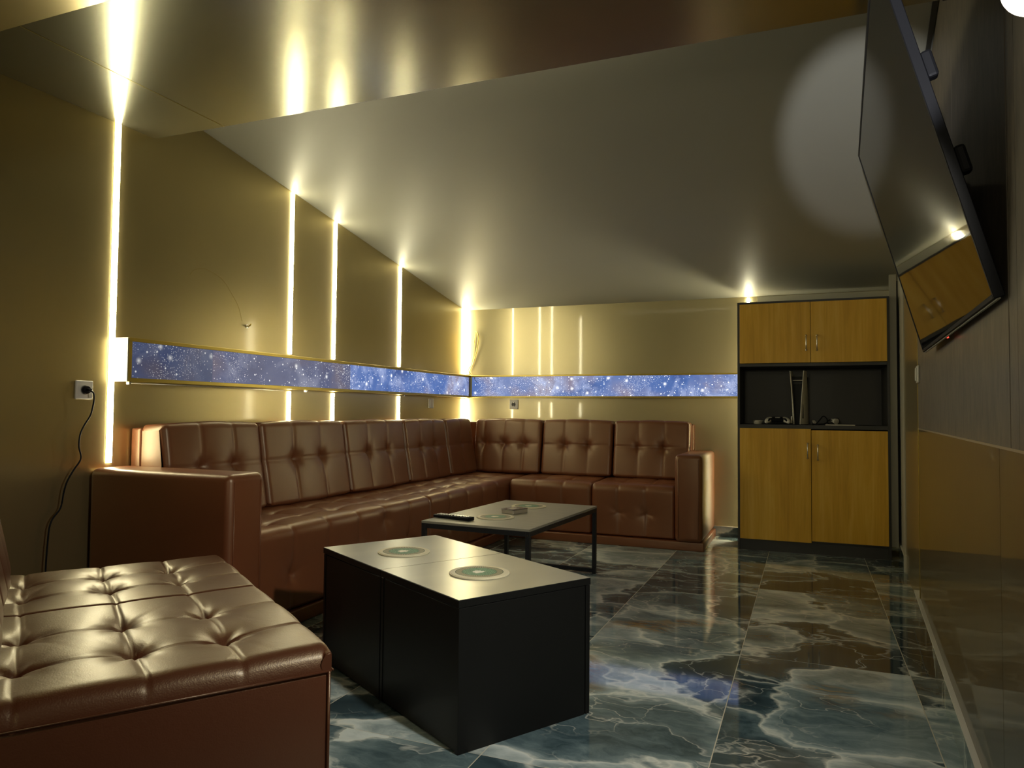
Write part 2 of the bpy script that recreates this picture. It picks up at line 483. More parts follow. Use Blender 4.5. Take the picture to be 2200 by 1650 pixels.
def thing(name, label, cat, loc=(0, 0, 0), rotz=0, group=None):
    o = bpy.data.objects.new(name, None); COL.objects.link(o)
    o.empty_display_size = 0.1
    o.location = loc; o.rotation_euler = (0, 0, rotz)
    o['label'] = label; o['category'] = cat
    if group: o['group'] = group
    return o
def tag(o, label, cat, group=None):
    o['label'] = label; o['category'] = cat
    if group: o['group'] = group
    return o
def struct(o):
    o['kind'] = 'structure'; return o
def dup(root, loc, rotz, label, group=None):
    r = root.copy(); COL.objects.link(r); r.location = loc; r.rotation_euler = (0, 0, rotz)
    r['label'] = label
    if group: r['group'] = group
    for ch in list(root.children):
        c = ch.copy(); COL.objects.link(c); c.parent = r
        for g in ch.children:
            d = g.copy(); COL.objects.link(d); d.parent = c
    return r

# ------------------------------------------------------------------ room
XL, YB, YR = -2.870, 5.951, -2.2
ZF = 2.2416; YE0, YE1 = 1.61, 2.5407
ZB, SL = 1.8696, 0.1661
def zc(y): return ZB + SL * (YB - y)            # underside of the sloping ceiling
def wx(y): return 0.2893 + 0.052 * y            # right wall line

struct(box('floor', (XL - 0.1, YR - 0.1, -0.06), (1.1, YB + 0.1, 0.0), M['marble']))
bm = bmesh.new()
y_top = 1.95
# left wall outline (side elevation) extruded outwards
prof = [(YR, 0), (YB, 0), (YB, zc(YB)), (y_top, zc(y_top)), (YE0, zc(y_top)), (YR, ZF - 0.17 * (YE0 - YR))]
a = [bm.verts.new((XL, y, z)) for y, z in prof]; b = [bm.verts.new((XL - 0.06, y, z)) for y, z in prof]
bm.faces.new(a); bm.faces.new(b[::-1])
for i in range(len(prof)): bm.faces.new((a[i], a[(i + 1) % len(prof)], b[(i + 1) % len(prof)], b[i]))
struct(from_bm('wall_left', bm, M['gold']))

wb = struct(box('wall_back', (XL - 0.06, YB, 0), (0.9, YB + 0.06, ZB + 0.05), M['gold_back']))
struct(box('wall_front', (XL, YR - 0.06, 0), (0.3, YR, 1.62), M['gold']))
bm = bmesh.new(); add_prism(bm, [(wx(YR), YR), (wx(YR) + 0.1, YR), (wx(YB) + 0.1, YB), (wx(YB), YB)], 0, 2.62)
wr = struct(from_bm('wall_right', bm, M['gold']))

# ceilings: flat champagne strip between two slopes
fc = struct(box('ceiling', (XL, YE0, ZF), (wx(YE1) - 0.012, YE1, ZF + 0.012), M['champagne']))
bm = bmesh.new()
def slab(bm, x0, x1, pa, pb, th=0.02):
    (ya, za), (yb, zb) = pa, pb
    add_hex(bm, [(x0, ya, za), (x1, ya, za), (x1, yb, zb), (x0, yb, zb),
                 (x0, ya, za + th), (x1, ya, za + th), (x1, yb, zb + th), (x0, yb, zb + th)])
slab(bm, XL, wx(YB) + 0.02, (YB, zc(YB)), (y_top, zc(y_top)))
struct(from_bm('ceiling', bm, M['grey_ceiling']))
bm = bmesh.new()
slab(bm, XL, wx(YE0), (YE0, ZF), (YR, ZF - 0.17 * (YE0 - YR)))
struct(from_bm('ceiling', bm, M['gold']))
# closes the void above the flat strip
struct(box('ceiling', (XL, y_top - 0.4, zc(y_top) + 0.0), (wx(YB), y_top + 0.02, zc(y_top) + 0.02), M['grey_ceiling']))
# joints in the ceiling and wall cladding
struct(box('trim_1', (-2.4475, YE0 + 0.002, ZF - 0.0012), (-2.4445, YE1 - 0.002, ZF), M['frame_gold']))
# dark shadow gap at the top of the right wall
bm = bmesh.new()
add_hex(bm, [(wx(1.0) - 0.030, 1.62, ZF - 0.004), (wx(1.0) - 0.002, 1.62, ZF - 0.004), (wx(YE1) - 0.002, YE1, ZF - 0.004), (wx(YE1) - 0.030, YE1, ZF - 0.004),
             (wx(1.0) - 0.030, 1.62, ZF - 0.001), (wx(1.0) - 0.002, 1.62, ZF - 0.001), (wx(YE1) - 0.002, YE1, ZF - 0.001), (wx(YE1) - 0.030, YE1, ZF - 0.001)])
struct(from_bm('trim_2', bm, M['anthracite']))
bm = bmesh.new()
def zs(y, d): return zc(y) - d
x0 = lambda y: wx(y) - 0.030
add_hex(bm, [(x0(YE1), YE1 + .03, zs(YE1 + .03, .012)), (wx(YE1) - .014, YE1 + .03, zs(YE1 + .03, .012)), (wx(3.9) - .014, 3.9, zs(3.9, .012)), (x0(3.9), 3.9, zs(3.9, .012)),
             (x0(YE1), YE1 + .03, zs(YE1 + .03, .001)), (wx(YE1) - .014, YE1 + .03, zs(YE1 + .03, .001)), (wx(3.9) - .014, 3.9, zs(3.9, .001)), (x0(3.9), 3.9, zs(3.9, .001))])
struct(from_bm('trim_3', bm, M['anthracite']))

# cladding of the right wall: olive lower boards, textured upper boards
def wall_board(name, y0, y1, z0, z1, th, mat, z1b=None, parent=wr):
    z1b = z1 if z1b is None else z1b
    bm = bmesh.new()
    add_hex(bm, [(wx(y0) - th, y0, z0), (wx(y0) - .0005, y0, z0), (wx(y1) - .0005, y1, z0), (wx(y1) - th, y1, z0),
                 (wx(y0) - th, y0, z1), (wx(y0) - .0005, y0, z1), (wx(y1) - .0005, y1, z1b), (wx(y1) - th, y1, z1b)])
    return from_bm(name, bm, mat, parent)
YP = 3.93
for y0, y1 in ((-2.15, 0.6), (0.604, 1.820), (1.823, YP)):
    wall_board('lower_board', y0, y1, 0.102, 0.893, 0.010, M['gold_dark'])
for y0, y1, za, zb_ in ((-2.15, 0.45, 1.60, 2.02), (0.454, 1.609, 2.03, ZF - .008), (1.611, 1.688, ZF - .006, ZF - .006), (1.697, YE1 - .002, ZF - .006, ZF - .006), (YE1 - .001, YP, zc(YE1) - .012, zc(YP) - .012)):
    wall_board('upper_board', y0, y1, 0.899, za, 0.010, M['brown_board'], zb_)
wall_board('board_seam', -2.15, YP, 0.8932, 0.8988, 0.0105, M['silver_face'])
wall_board('edge_strip', YP + .001, YP + .012, 0.0, 2.2, 0.012, M['frame_gold'])
# skirting cut from the same tile, raw pale edge upwards
sk = struct(wall_board('baseboard_right', -2.15, 4.12, 0.0, 0.096, 0.024, M['marble_skirt'], parent=None))
e = wall_board('cut_edge', -2.15, 4.12, 0.0962, 0.1005, 0.025, M['beige_edge'], parent=sk)
sk2 = struct(wall_board('baseboard_right', 5.08, 5.70, 0.0, 0.096, 0.014, M['marble_skirt'], parent=None))
wall_board('cut_edge', 5.08, 5.70, 0.0962, 0.1005, 0.015, M['beige_edge'], parent=sk2)
wall_board('cut_edge', 5.072, 5.079, 0.0, 0.1005, 0.016, M['beige_edge'], parent=sk2)
sb = struct(box('baseboard_back', (-0.72, YB - 0.012, 0.0), (-0.30, YB - .0003, 0.075), M['marble_skirt']))
box('cut_edge', (-0.72, YB - 0.013, 0.0752), (-0.30, YB - .0003, 0.079), M['beige_edge'], sb)
# unclad plaster strip over the cabinet and the cover strips in the far right corner
struct(box('trim_4', (-0.36, YB - 0.006, 1.800), (0.58, YB - .0003, 1.866), M['plaster']))
pc = struct(box('trim_5', (0.5085, 5.465, 0.085), (0.552, 5.480, 1.90), M['grey_cover'], bev=0.002))
bm = bmesh.new(); add_prism(bm, [(wx(5.62) - 0.022, 5.62), (wx(5.62) - .0005, 5.62), (wx(5.66) - .0005, 5.66), (wx(5.66) - 0.022, 5.66)], 0.11, 1.88)
struct(from_bm('trim_6', bm, M['anthracite']))
bm = bmesh.new(); add_prism(bm, [(wx(5.08) - 0.006, 5.072), (wx(5.08) - .0005, 5.072), (wx(5.6) - .0005, 5.6), (wx(5.6) - 0.006, 5.6)], 0.11, 1.90)
struct(from_bm('trim_7', bm, M['grey_cover']))

# ------------------------------------------------------------------ LED strips
def led_strip(y, wdt, spans, label, group='LED light strips on the gold wall'):
    t = thing('led_strip', label, 'light strip', (XL, y, 0), 0, group)
    for z0, z1 in spans:
        bm = bmesh.new()
        n = 6
        ring0, ring1 = [], []
        for i in range(n + 1):
            an = PI * i / n
            ring0.append(bm.verts.new((0.0015 + 0.0085 * math.sin(an), -wdt / 2 * math.cos(an), z0)))
            ring1.append(bm.verts.new((0.0015 + 0.0085 * math.sin(an), -wdt / 2 * math.cos(an), z1)))
        for i in range(n): bm.faces.new((ring0[i], ring0[i + 1], ring1[i + 1], ring1[i]))
        bm.faces.new((ring0[-1], ring0[0], ring1[0], ring1[-1]))
        bm.faces.new(ring0[::-1]); bm.faces.new(ring1)
        from_bm('diffuser', bm, M['strip'], t, True)
        box('channel', (0.0002, -wdt / 2 - 0.002, z0), (0.0014, wdt / 2 + 0.002, z1), M['frame_gold'], t)
    return t
led_strip(2.340, 0.030, [(0.72, 2.238)], 'tall warm white LED strip at the left end of the galaxy light box')
led_strip(3.545, 0.026, [(0.60, 1.068), (1.292, zc(3.545) - .004)], 'warm white LED strip second from the left on the gold wall')
led_strip(3.979, 0.026, [(0.60, 1.068), (1.292, zc(3.979) - .004)], 'warm white LED strip in the middle of the five on the gold wall')
led_strip(4.807, 0.028, [(0.60, 1.068), (1.292, zc(4.807) - .004)], 'warm white LED strip second from the room corner on the gold wall')
led_strip(5.914, 0.062, [(0.60, 1.068), (1.292, zc(5.885) - .004)], 'short wide warm white LED strip right in the room corner')
t = thing('led_strip', 'warm white LED strip hidden behind the cabinet, only its glowing top end showing', 'light strip', (-0.425, YB, 0), 0)
box('channel', (-0.013, -0.0016, 0.08), (0.013, -0.0003, 1.862), M['frame_gold'], t)
bm = bmesh.new(); add_box(bm, (-0.011, -0.010, 0.08), (0.011, -0.0018, 1.860), 0.003, 2)
from_bm('diffuser', bm, emit('led_diffuser_bright', STRIP_C, STRIP_E * 1.7), t, True)

cv = thing('added_cove_light', 'unseen light line added on top of the flat ceiling edge to brighten the slope', 'light strip', (-1.55, YE1 - 0.07, ZF + 0.0125))  # added hidden line that brightens the upper edge of the sloping ceiling
box('channel', (-0.75, -0.010, 0.0002), (0.95, 0.010, 0.004), M['frame_gold'], cv)
box('diffuser', (-0.74, -0.007, 0.0042), (0.94, 0.007, 0.010), emit('added_cove_diffuser', (1.0, 0.93, 0.66), 14.0), cv)

# ------------------------------------------------------------------ galaxy light boxes
BZ0, BZ1 = 1.0796, 1.2757
lb = thing('light_box', 'long galaxy print light box on the left wall crossed by LED strips', 'light box', (XL, 2.362, BZ0))
D, LL, HH = 0.080, YB - 0.004 - 2.362, BZ1 - BZ0
fw = 0.017
bm = bmesh.new()
add_box(bm, (0.0005, 0.001, HH - fw), (D, LL, HH), 0.001, 1)
add_box(bm, (0.0005, 0.001, 0), (D, LL, fw), 0.001, 1)
add_box(bm, (D - 0.012, 0.001, fw), (D, 0.001 + fw, HH - fw), 0.001, 1)
from_bm('frame', bm, M['frame_gold'], lb)
box('end_plate', (0.0005, -0.003, 0.0), (D - 0.004, 0.0005, HH), M['white'], lb)
box('back_plate', (0.0005, 0.002, fw), (D - 0.03, LL, HH - fw), M['white'], lb)
SP = 2.859 - 2.362
for (a0, a1, mt) in ((0.001 + fw, SP, 'galaxy_dim'), (SP + 0.0015, 1.70, 'galaxy_mid'), (1.7015, LL - 0.066, 'galaxy')):
    box('printed_panel', (D - 0.008, a0, fw), (D - 0.004, a1, HH - fw), M[mt], lb)
for yy in (0.01, 1.25, 2.40):
    bm = bmesh.new(); add_box(bm, (D - 0.024, yy, -0.012), (D - 0.004, yy + 0.012, 0.0), 0.002); from_bm('bracket', bm, M['chrome'], lb)
bm = bmesh.new(); add_tube(bm, [(D - 0.012, 0.02, -0.006), (D - 0.012, 0.72, -0.007), (D - 0.012, 1.05, -0.010)], 0.003, 6, 1)
from_bm('loose_trim', bm, M['silver_face'], lb, True)
rb = thing('light_box', 'galaxy print light box on the back wall between room corner and cabinet', 'light box', (XL + D + 0.003, YB, BZ0))
LB = -0.50 - (XL + D + 0.003); DB = 0.052
bm = bmesh.new()
add_box(bm, (0.0, -DB, HH - fw * .8), (LB, -0.0005, HH), 0.001, 1)
add_box(bm, (0.0, -DB, 0), (LB, -0.0005, fw * .8), 0.001, 1)
add_box(bm, (0.0, -DB, fw * .8), (fw * .8, -DB + 0.012, HH - fw * .8), 0.001, 1)
from_bm('frame', bm, M['frame_gold'], rb)
box('printed_panel', (fw * .8, -DB + 0.004, fw * .8), (LB - 0.001, -DB + 0.008, HH - fw * .8), M['galaxy'], rb)
box('back_plate', (0.002, -DB + 0.02, fw), (LB - 0.002, -0.0005, HH - fw), M['white'], rb)

# ------------------------------------------------------------------ upholstery
def path_round(pts, rad, step):
    """polyline with rounded inner corners, sampled"""
    P = [np.array(p, float) for p in pts]; out = [P[0]]
    for i in range(1, len(P) - 1):
        a, b, c = P[i - 1], P[i], P[i + 1]; r = rad[i - 1]
        u = (a - b) / np.linalg.norm(a - b); v = (c - b) / np.linalg.norm(c - b)
        r = min(r, 0.45 * np.linalg.norm(a - b), 0.45 * np.linalg.norm(c - b))
        for k in range(9):
            t = k / 8
            out.append((1 - t) ** 2 * (b + u * r) + 2 * t * (1 - t) * b + t * t * (b + v * r))
    out.append(P[-1])
    Q = [out[0]]
    for a, b in zip(out[:-1], out[1:]):
        n = max(1, int(np.ceil(np.linalg.norm(b - a) / step)))
        for k in range(1, n + 1): Q.append(a + (b - a) * k / n)
    return np.array(Q)

def cushion(name, parent, loc, L, path, rad, tseams=(), sseams=(), buttons=(), mat='leather', step=0.011,
            r_end=(0.03, 0.03), g=0.005, G=0.006, B=0.022, crown=0.006, sig=0.0055, br=0.045, seed=0, ef=1.0):
    """padded body: path is (depth, height) from back-top over the front to the bottom, swept along local X"""
    rnd = random.Random(seed)
    P = path_round(path, rad, step)
    S = np.concatenate([[0], np.cumsum(np.linalg.norm(np.diff(P, axis=0), axis=1))])
    T = np.gradient(P, axis=0); T /= np.linalg.norm(T, axis=1)[:, None]
    N = np.stack([T[:, 1], -T[:, 0]], 1)
    nt = max(4, int(L / step)); ts = np.linspace(0, L, nt + 1)
    def find(q):
        k, v = q
        d = np.abs(P[:, 0 if k == 'a' else 1] - v)
        if k == 'a': d = d + np.where(P[:, 1] < P[:, 1].max() - 0.06, 9, 0)
        else: d = d + np.where(P[:, 0] > P[:, 0].min() + 0.10, 9, 0)
        return S[int(np.argmin(d))]
    ss = [find(q) for q in sseams]
    bt = [(find(q), t) for q, t in buttons]
    Sg, Tg = np.meshgrid(S, ts, indexing='ij')
    d = np.zeros_like(Sg)
    far_edge = np.minimum(np.minimum(Tg, L - Tg) / 0.05, 1)
    d += crown * np.sin(np.pi * np.clip(Tg / L, 0, 1))
    for t in tseams:
        q = np.abs(Tg - t - 0.004 * np.sin(Sg * 9 + t * 30)); d -= g * np.exp(-(q / sig) ** 2) + G * np.exp(-q / 0.04)
    for s_ in ss:
        q = np.abs(Sg - s_ - 0.004 * np.sin(Tg * 8 + s_ * 20)); d -= g * np.exp(-(q / sig) ** 2) + G * np.exp(-q / 0.04)
    for s_, t in bt:
        ds, dt = Sg - s_, Tg - t
        r = np.sqrt(ds ** 2 + dt ** 2 + 1e-9); th = np.arctan2(ds, dt); ph = rnd.random() * 6
        amp = B * (0.85 + 0.3 * rnd.random())
        d -= amp * np.exp(-r / br) * (1 + 0.22 * np.cos(5 * th + ph) * np.exp(-((r - 0.05) / 0.05) ** 2))
        # pull folds running away from the button
        for a0 in (ph, ph + 2.4):
            off = np.abs(np.sin(th - a0)) * r
            d -= 0.0025 * np.exp(-(off / 0.008) ** 2) * np.exp(-r / 0.07) * (np.cos(th - a0) > 0)
    for e, re in ((Tg, r_end[0]), (L - Tg, r_end[1])):
        if re > 0:
            q = np.clip(re - e, 0, re); d -= (re - np.sqrt(np.maximum(re * re - q * q, 0))) * np.maximum(np.clip(N[:, 1], 0, 1) ** 2, ef)[:, None]
    co = np.stack([Tg, P[:, 0][:, None] + N[:, 0][:, None] * d, P[:, 1][:, None] + N[:, 1][:, None] * d], -1)
    ns = len(S); n1 = nt + 1
    # closing edge: straight back and bottom
    c0 = np.array([path[0][0], path[-1][1]])
    verts = co.reshape(-1, 3).tolist(); faces = []
    for i in range(ns - 1):
        for j in range(nt):
            a = i * n1 + j; faces.append((a, a + 1, a + n1 + 1, a + n1))
    base = len(verts)
    for t in ts: verts.append((float(t), float(c0[0]), float(c0[1])))
    for j in range(nt):
        faces.append((base + j, base + j + 1, j + 1, j))
        a = (ns - 1) * n1 + j; faces.append((a, a + 1, base + j + 1, base + j))
    for j in (0, nt):
        ring = [i * n1 + j for i in range(ns)] + [base + j]
        faces.append(tuple(ring if j else ring[::-1]))
    me = bpy.data.meshes.new(name); me.from_pydata(verts, [], faces); me.validate()
    for p in me.polygons: p.use_smooth = len(p.vertices) == 4
    bm = bmesh.new(); bm.from_mesh(me); bmesh.ops.recalc_face_normals(bm, faces=bm.faces); bm.to_mesh(me); bm.free()
    o = link(name, me, M[mat], parent)
    o.location = loc
    return o

# --- corner sofa along the left and back walls
sofa = thing('corner_sofa', 'large L-shaped tufted brown leather corner sofa along the left and back walls', 'sofa', (XL, YB, 0))
lw = -2.15
SF = 0.07
def put(o, x, y, z, rot):
    o.location = (x - XL, y - YB, z); o.rotation_euler = (0, 0, rot)
def seat(x, y, rot, L, depth, tse, btn, seed, r_end=(0.02, 0.02), sse=(('a', 0.17), ('a', 0.36))):
    o = cushion('seat_cushion', sofa, (0, 0, 0), L, [(depth, 0.448), (0.0, 0.437), (0.0, SF)], [0.055],
                tseams=tse, sseams=sse, buttons=btn, seed=seed, r_end=r_end, crown=0.008, G=0.004, g=0.006, B=0.024, br=0.04)
    put(o, x, y, 0, rot); return o
ts = [0.27, 0.53, 0.79, 1.05, 1.31]
seat(lw, 2.444, PI / 2, 1.556, 0.63, ts,
     [(('a', 0.17), t) for t in ts[::2]] + [(('a', 0.36), t) for t in ts] + [(('b', 0.22), t) for t in ts[::2]] + [(('b', 0.36), ts[3])], 1)
ts = [0.26, 0.52, 0.78, 1.04]
seat(lw, 4.003, PI / 2, 1.80, 0.63, ts + [1.35],
     [(('a', 0.17), t) for t in ts] + [(('a', 0.36), t) for t in ts + [1.35]] + [(('b', 0.22), t) for t in ts[::2]], 2)
for x, sd in ((-2.142, 3), (-1.487, 4)):
    L = 0.652 if sd == 3 else 0.612
    ts = [L / 3, 2 * L / 3]
    seat(x, 5.25, 0, L, 0.56, ts, [(('a', 0.2), t) for t in ts] + [(('b', 0.235), t) for t in ts], sd, sse=(('a', 0.2),))
def backc(x, y, rot, L, tse, btn, seed, B=0.024):
    o = cushion('back_cushion', sofa, (0, 0, 0), L, [(0.20, 0.885), (0.072, 0.892), (0.0, 0.462), (0.03, 0.450)], [0.028, 0.02],
                tseams=tse, sseams=(('b', 0.690),), buttons=[(('b', 0.690), t) for t in btn], seed=seed, G=0.004, g=0.004, B=B * 1.25, crown=0.012, r_end=(0.028, 0.028), br=0.03)
    put(o, x, y, 0, rot); return o
ys = [2.446, 3.072, 3.818, 4.534, 5.178, 5.665]
for i in range(5):
    L = ys[i + 1] - ys[i] - 0.006
    if i < 4: backc(-2.595, ys[i], PI / 2, L, [L / 3, 2 * L / 3], [L / 3, 2 * L / 3], 10 + i)
    else: backc(-2.595, ys[i], PI / 2, L, [L * .5], [L * .5], 10 + i, 0.008)
xs = [-2.655, -2.040, -1.438, -0.832]
for i in range(3):
    L = xs[i + 1] - xs[i] - 0.006
    bs = [0.15 * L, 0.45 * L, 0.75 * L] if i == 0 else [L / 3, 2 * L / 3]
    backc(xs[i], 5.660, 0, L, bs, bs, 20 + i)
def fr(name, lo, hi, mat='leather', bev=0.012, seg=3):
    o = box(name, (lo[0] - XL, lo[1] - YB, lo[2]), (hi[0] - XL, hi[1] - YB, hi[2]), M[mat], sofa, bev, seg, False)
    autosmooth(o, 50); return o
fr('back_frame', (XL + 0.006, 2.446, 0.30), (-2.800, 5.86, 0.872))
fr('back_frame', (-2.795, 5.866, 0.30), (-0.832, 5.945, 0.872))
fr('plinth', (XL + 0.03, 2.26, 0.0), (-2.128, 5.89, 0.062), bev=0.006)
fr('plinth', (-2.126, 5.215, 0.0), (-0.672, 5.93, 0.062), bev=0.006)
def arm(lo, hi):
    bm = bmesh.new(); add_box(bm, lo, hi, 0.030, 5)
    bmesh.ops.translate(bm, vec=(-XL, -YB, 0), verts=bm.verts)
    o = from_bm('armrest', bm, M['leather'], sofa); autosmooth(o, 60); return o
arm((XL + 0.008, 2.240, 0.064), (-2.088, 2.442, 0.703))
arm((-0.868, 5.185, 0.064), (-0.680, 5.935, 0.668))
def pipe(pts, r=0.0028, par=sofa, mat='leather', off=(-XL, -YB, 0)):
    return tube('piping', [(p[0] + off[0], p[1] + off[1], p[2] + off[2]) for p in pts], r, M[mat], par, 6, 4)
pipe([(-2.0875, 2.266, 0.09), (-2.0875, 2.266, 0.672)], 0.0022)
pipe([(-2.0875, 2.416, 0.09), (-2.0875, 2.416, 0.672)], 0.0022)
pipe([(-0.842, 5.1845, 0.09), (-0.842, 5.1845, 0.636)], 0.0022)
pipe([(-0.706, 5.1845, 0.09), (-0.706, 5.1845, 0.636)], 0.0022)

# --- near sofa on the left
U0 = Vector((-0.8192, 0.5736, 0)); N0 = Vector((0.5736, 0.8192, 0))
org = U0 * 1.622 + N0 * 0.578
ns = thing('sofa', 'armless tufted leather sofa in the left foreground, its seat corner near the black tables', 'sofa', org, R(145))
LN = 1.27; LM = 0.685
for i, (x0_, L, re) in enumerate(((0.0, LM, (0.050, 0.012)), (LM + 0.001, LN - LM - 0.001, (0.012, 0.050)))):
    ts = [0.22, 0.455] if i == 0 else [0.20, 0.395]
    cushion('seat_cushion', ns, (x0_, 0, 0), L, [(0.78, 0.425), (0.0, 0.428), (0.0, 0.374)], [0.10],
            tseams=ts, sseams=(('a', 0.19), ('a', 0.385), ('a', 0.60)),
            buttons=[(('a', a_), t) for a_ in (0.19, 0.385, 0.60) for t in ts],
            mat='leather_near', step=0.0062, r_end=re, g=0.0045, sig=0.0034, G=0.0045, B=0.026, crown=0.006, br=0.042, seed=40 + i, ef=0.1)
bm = bmesh.new(); add_box(bm, (0.003, 0.004, 0.03), (LN - 0.003, 0.84, 0.3735), 0.010, 3)
o = from_bm('base', bm, M['leather_near'], ns); autosmooth(o, 50)
for sx_, sy_ in ((0.06, 0.06), (LN - 0.06, 0.06), (0.06, 0.76), (LN - 0.06, 0.76)):
    cyl('foot', (sx_, sy_, 0.0155), 0.025, 0.031, M['black'], ns)
tube('piping', [(0.0, 0.010, 0.05), (0.0, 0.010, 0.374)], 0.0035, M['leather_near'], ns, 6, 1)
tube('piping', [(0.0, 0.005, 0.3745), (0.0, 0.40, 0.3745), (0.0, 0.80, 0.3745)], 0.0028, M['leather_near'], ns, 6, 1)
tube('piping', [(0.004, 0.0, 0.3745), (LN - 0.004, 0.0, 0.3745)], 0.0028, M['leather_near'], ns, 6, 1)
for i, (x0_, L) in enumerate(((0.0, LM), (LM + 0.001, LN - LM - 0.001))):
    ts = [L / 3, 2 * L / 3]
    cushion('back_cushion', ns, (x0_, 0.635, 0), L, [(0.22, 0.865), (0.085, 0.872), (0.0, 0.44), (0.03, 0.425)], [0.03, 0.02],
            tseams=ts, sseams=(('b', 0.66),), buttons=[(('b', 0.66), t) for t in ts], mat='leather_near', step=0.009,
            r_end=(0.025, 0.025), g=0.004, G=0.006, B=0.02, crown=0.01, seed=50 + i)

# ------------------------------------------------------------------ black cube tables
BA = R(31.179)
bu = Vector((math.sin(BA), math.cos(BA), 0)); bv = Vector((-math.cos(BA), math.sin(BA), 0))
bo = Vector((-0.9109, 1.8693, 0))
BW, BL, BH = 0.5026, 0.4845, 0.4295
# local X runs along -bv reversed: origin at the far-left corner, X towards the near end
def cube_table(loc, label):
    t = thing('side_table', label, 'table', loc, math.atan2(bu.y, bu.x), 'pair of black cube tables pushed together')
    # local x = bu (width 0.5026), local y = bv (length 0.4845)
    box('top', (0, 0.0006, BH - 0.022), (BW, BL, BH), M['black_board'], t, 0.0012, 1)
    box('top_sheen', (0.001, 0.0016, BH + 0.0001), (BW - 0.001, BL - 0.001, BH + 0.0010), M['satin_top'], t)  # thin sheet that carries the painted sheen of the top
    box('side_panel', (0.002, 0.003, 0.0), (BW - 0.022, 0.019, BH - 0.0235), M['black_board'], t, 0.001, 1)
    box('side_panel', (0.002, BL - 0.018, 0.0), (BW - 0.022, BL - 0.002, BH - 0.0235), M['black_board'], t, 0.001, 1)
    box('front_panel', (0.004, 0.0195, 0.004), (0.020, BL - 0.0185, BH - 0.0255), M['black_board'], t, 0.001, 1)
    box('back_panel', (BW - 0.018, 0.003, 0.0), (BW - 0.001, BL - 0.002, BH - 0.0235), M['black_board'], t, 0.001, 1)
    for z in (0.09, 0.30): cyl('screw_cap', (0.0035, 0.012, z), 0.003, 0.002, M['chrome'], t, 'X', 12)
    return t
cube_table(bo, 'near one of two black cube tables pushed together, closest to the camera')
cube_table(bo + bv * (BL + 0.001), 'far one of two black cube tables pushed together, beside the corner sofa')

def coaster(p, r, label):
    t = thing('coaster', label, 'coaster', p, 0.3, 'round green coasters on the tables')
    cyl('card', (0, 0, 0.002), 0.101, 0.004, M['cream'], t, seg=64, bev=0.001)
    o = cyl('printed_face', (0, 0, 0.0046), 0.0965, 0.001, M['coaster'], t, seg=64)
    t.scale = (r / 0.101, r / 0.101, 1)
    return t
coaster((-1.407, 2.412, BH + .0010), 0.097, 'round green maze-patterned coaster on the far black cube table')
coaster((-1.003, 2.207, BH + .0010), 0.099, 'round green maze-patterned coaster on the near black cube table')
ZT = 0.40
coaster((-1.533, 4.068, ZT), 0.103, 'round green coaster at the far end of the metal-legged coffee table')
coaster((-1.536, 3.578, ZT), 0.100, 'round green coaster between the remote and the small box on the coffee table')

# ------------------------------------------------------------------ coffee table
ct = thing('coffee_table', 'low coffee table with a taupe top and thin black metal frame', 'table', (-1.505, 3.795, 0), R(-3.3))
hx, hy = 0.302, 0.497
box('top', (-hx, -hy, ZT - 0.012), (hx, hy, ZT), M['taupe'], ct, 0.001, 1)
q = 0.011
bm = bmesh.new()
for s in (-1, 1):
    add_box(bm, (s * (hx - q) - q, -hy, ZT - 0.036), (s * (hx - q) + q, hy, ZT - 0.0125), 0.001, 1)
    add_box(bm, (-hx + 2 * q, s * (hy - q) - q, ZT - 0.036), (hx - 2 * q, s * (hy - q) + q, ZT - 0.0125), 0.001, 1)
from_bm('frame', bm, M['black_metal'], ct)
for sx_ in (-1, 1):
    for sy_ in (-1, 1):
        box('leg', (sx_ * (hx - q) - q, sy_ * (hy - q) - q, 0.0), (sx_ * (hx - q) + q, sy_ * (hy - q) + q, ZT - 0.0365), M['black_metal'], ct, 0.001, 1)
for sy_ in (-1, 1):
    box('foot_rail', (-hx + 2 * q, sy_ * (hy - q) - q, 0.008), (hx - 2 * q, sy_ * (hy - q) + q, 0.030), M['black_metal'], ct, 0.001, 1)
cyl('bolt', (hx - q, -hy - 0.001, ZT - 0.030), 0.004, 0.003, M['chrome'], ct, 'Y', 12)

# remote control
rc = thing('remote_control', 'black remote control lying on the near left corner of the coffee table', 'remote', (-1.713, 3.437, ZT), R(-14))
bm = bmesh.new()
n = 14
sec = []
for i in range(n + 1):
    x = -0.118 + 0.236 * i / n
    wv = 0.023 + 0.002 * math.cos(i / n * 2 * PI)
    z1 = 0.016 + 0.003 * (i / n)
    ring = [(-wv, 0.004), (-wv * .8, 0.0005), (wv * .8, 0.0005), (wv, 0.004), (wv, z1 - .003), (wv * .85, z1), (-wv * .85, z1), (-wv, z1 - .003)]
    sec.append([bm.verts.new((x, a_, z_)) for a_, z_ in ring])
for i in range(n):
    for k in range(8): bm.faces.new((sec[i][k], sec[i][(k + 1) % 8], sec[i + 1][(k + 1) % 8], sec[i + 1][k]))
bm.faces.new(sec[0][::-1]); bm.faces.new(sec[-1])
from_bm('body', bm, M['black'], rc)
for i in range(11):
    for j in range(3):
        x = -0.100 + i * 0.0195
        if i in (4,) and j == 1: continue
        mt = M['white'] if (i < 4 or (i + j) % 3 == 0) else M['chrome']
        box('button', (x, -0.016 + j * 0.0115, 0.0165 + 0.003 * (i / 12)), (x + 0.012, -0.0075 + j * 0.0115, 0.0205 + 0.003 * (i / 12)), mt, rc, 0.001, 1)

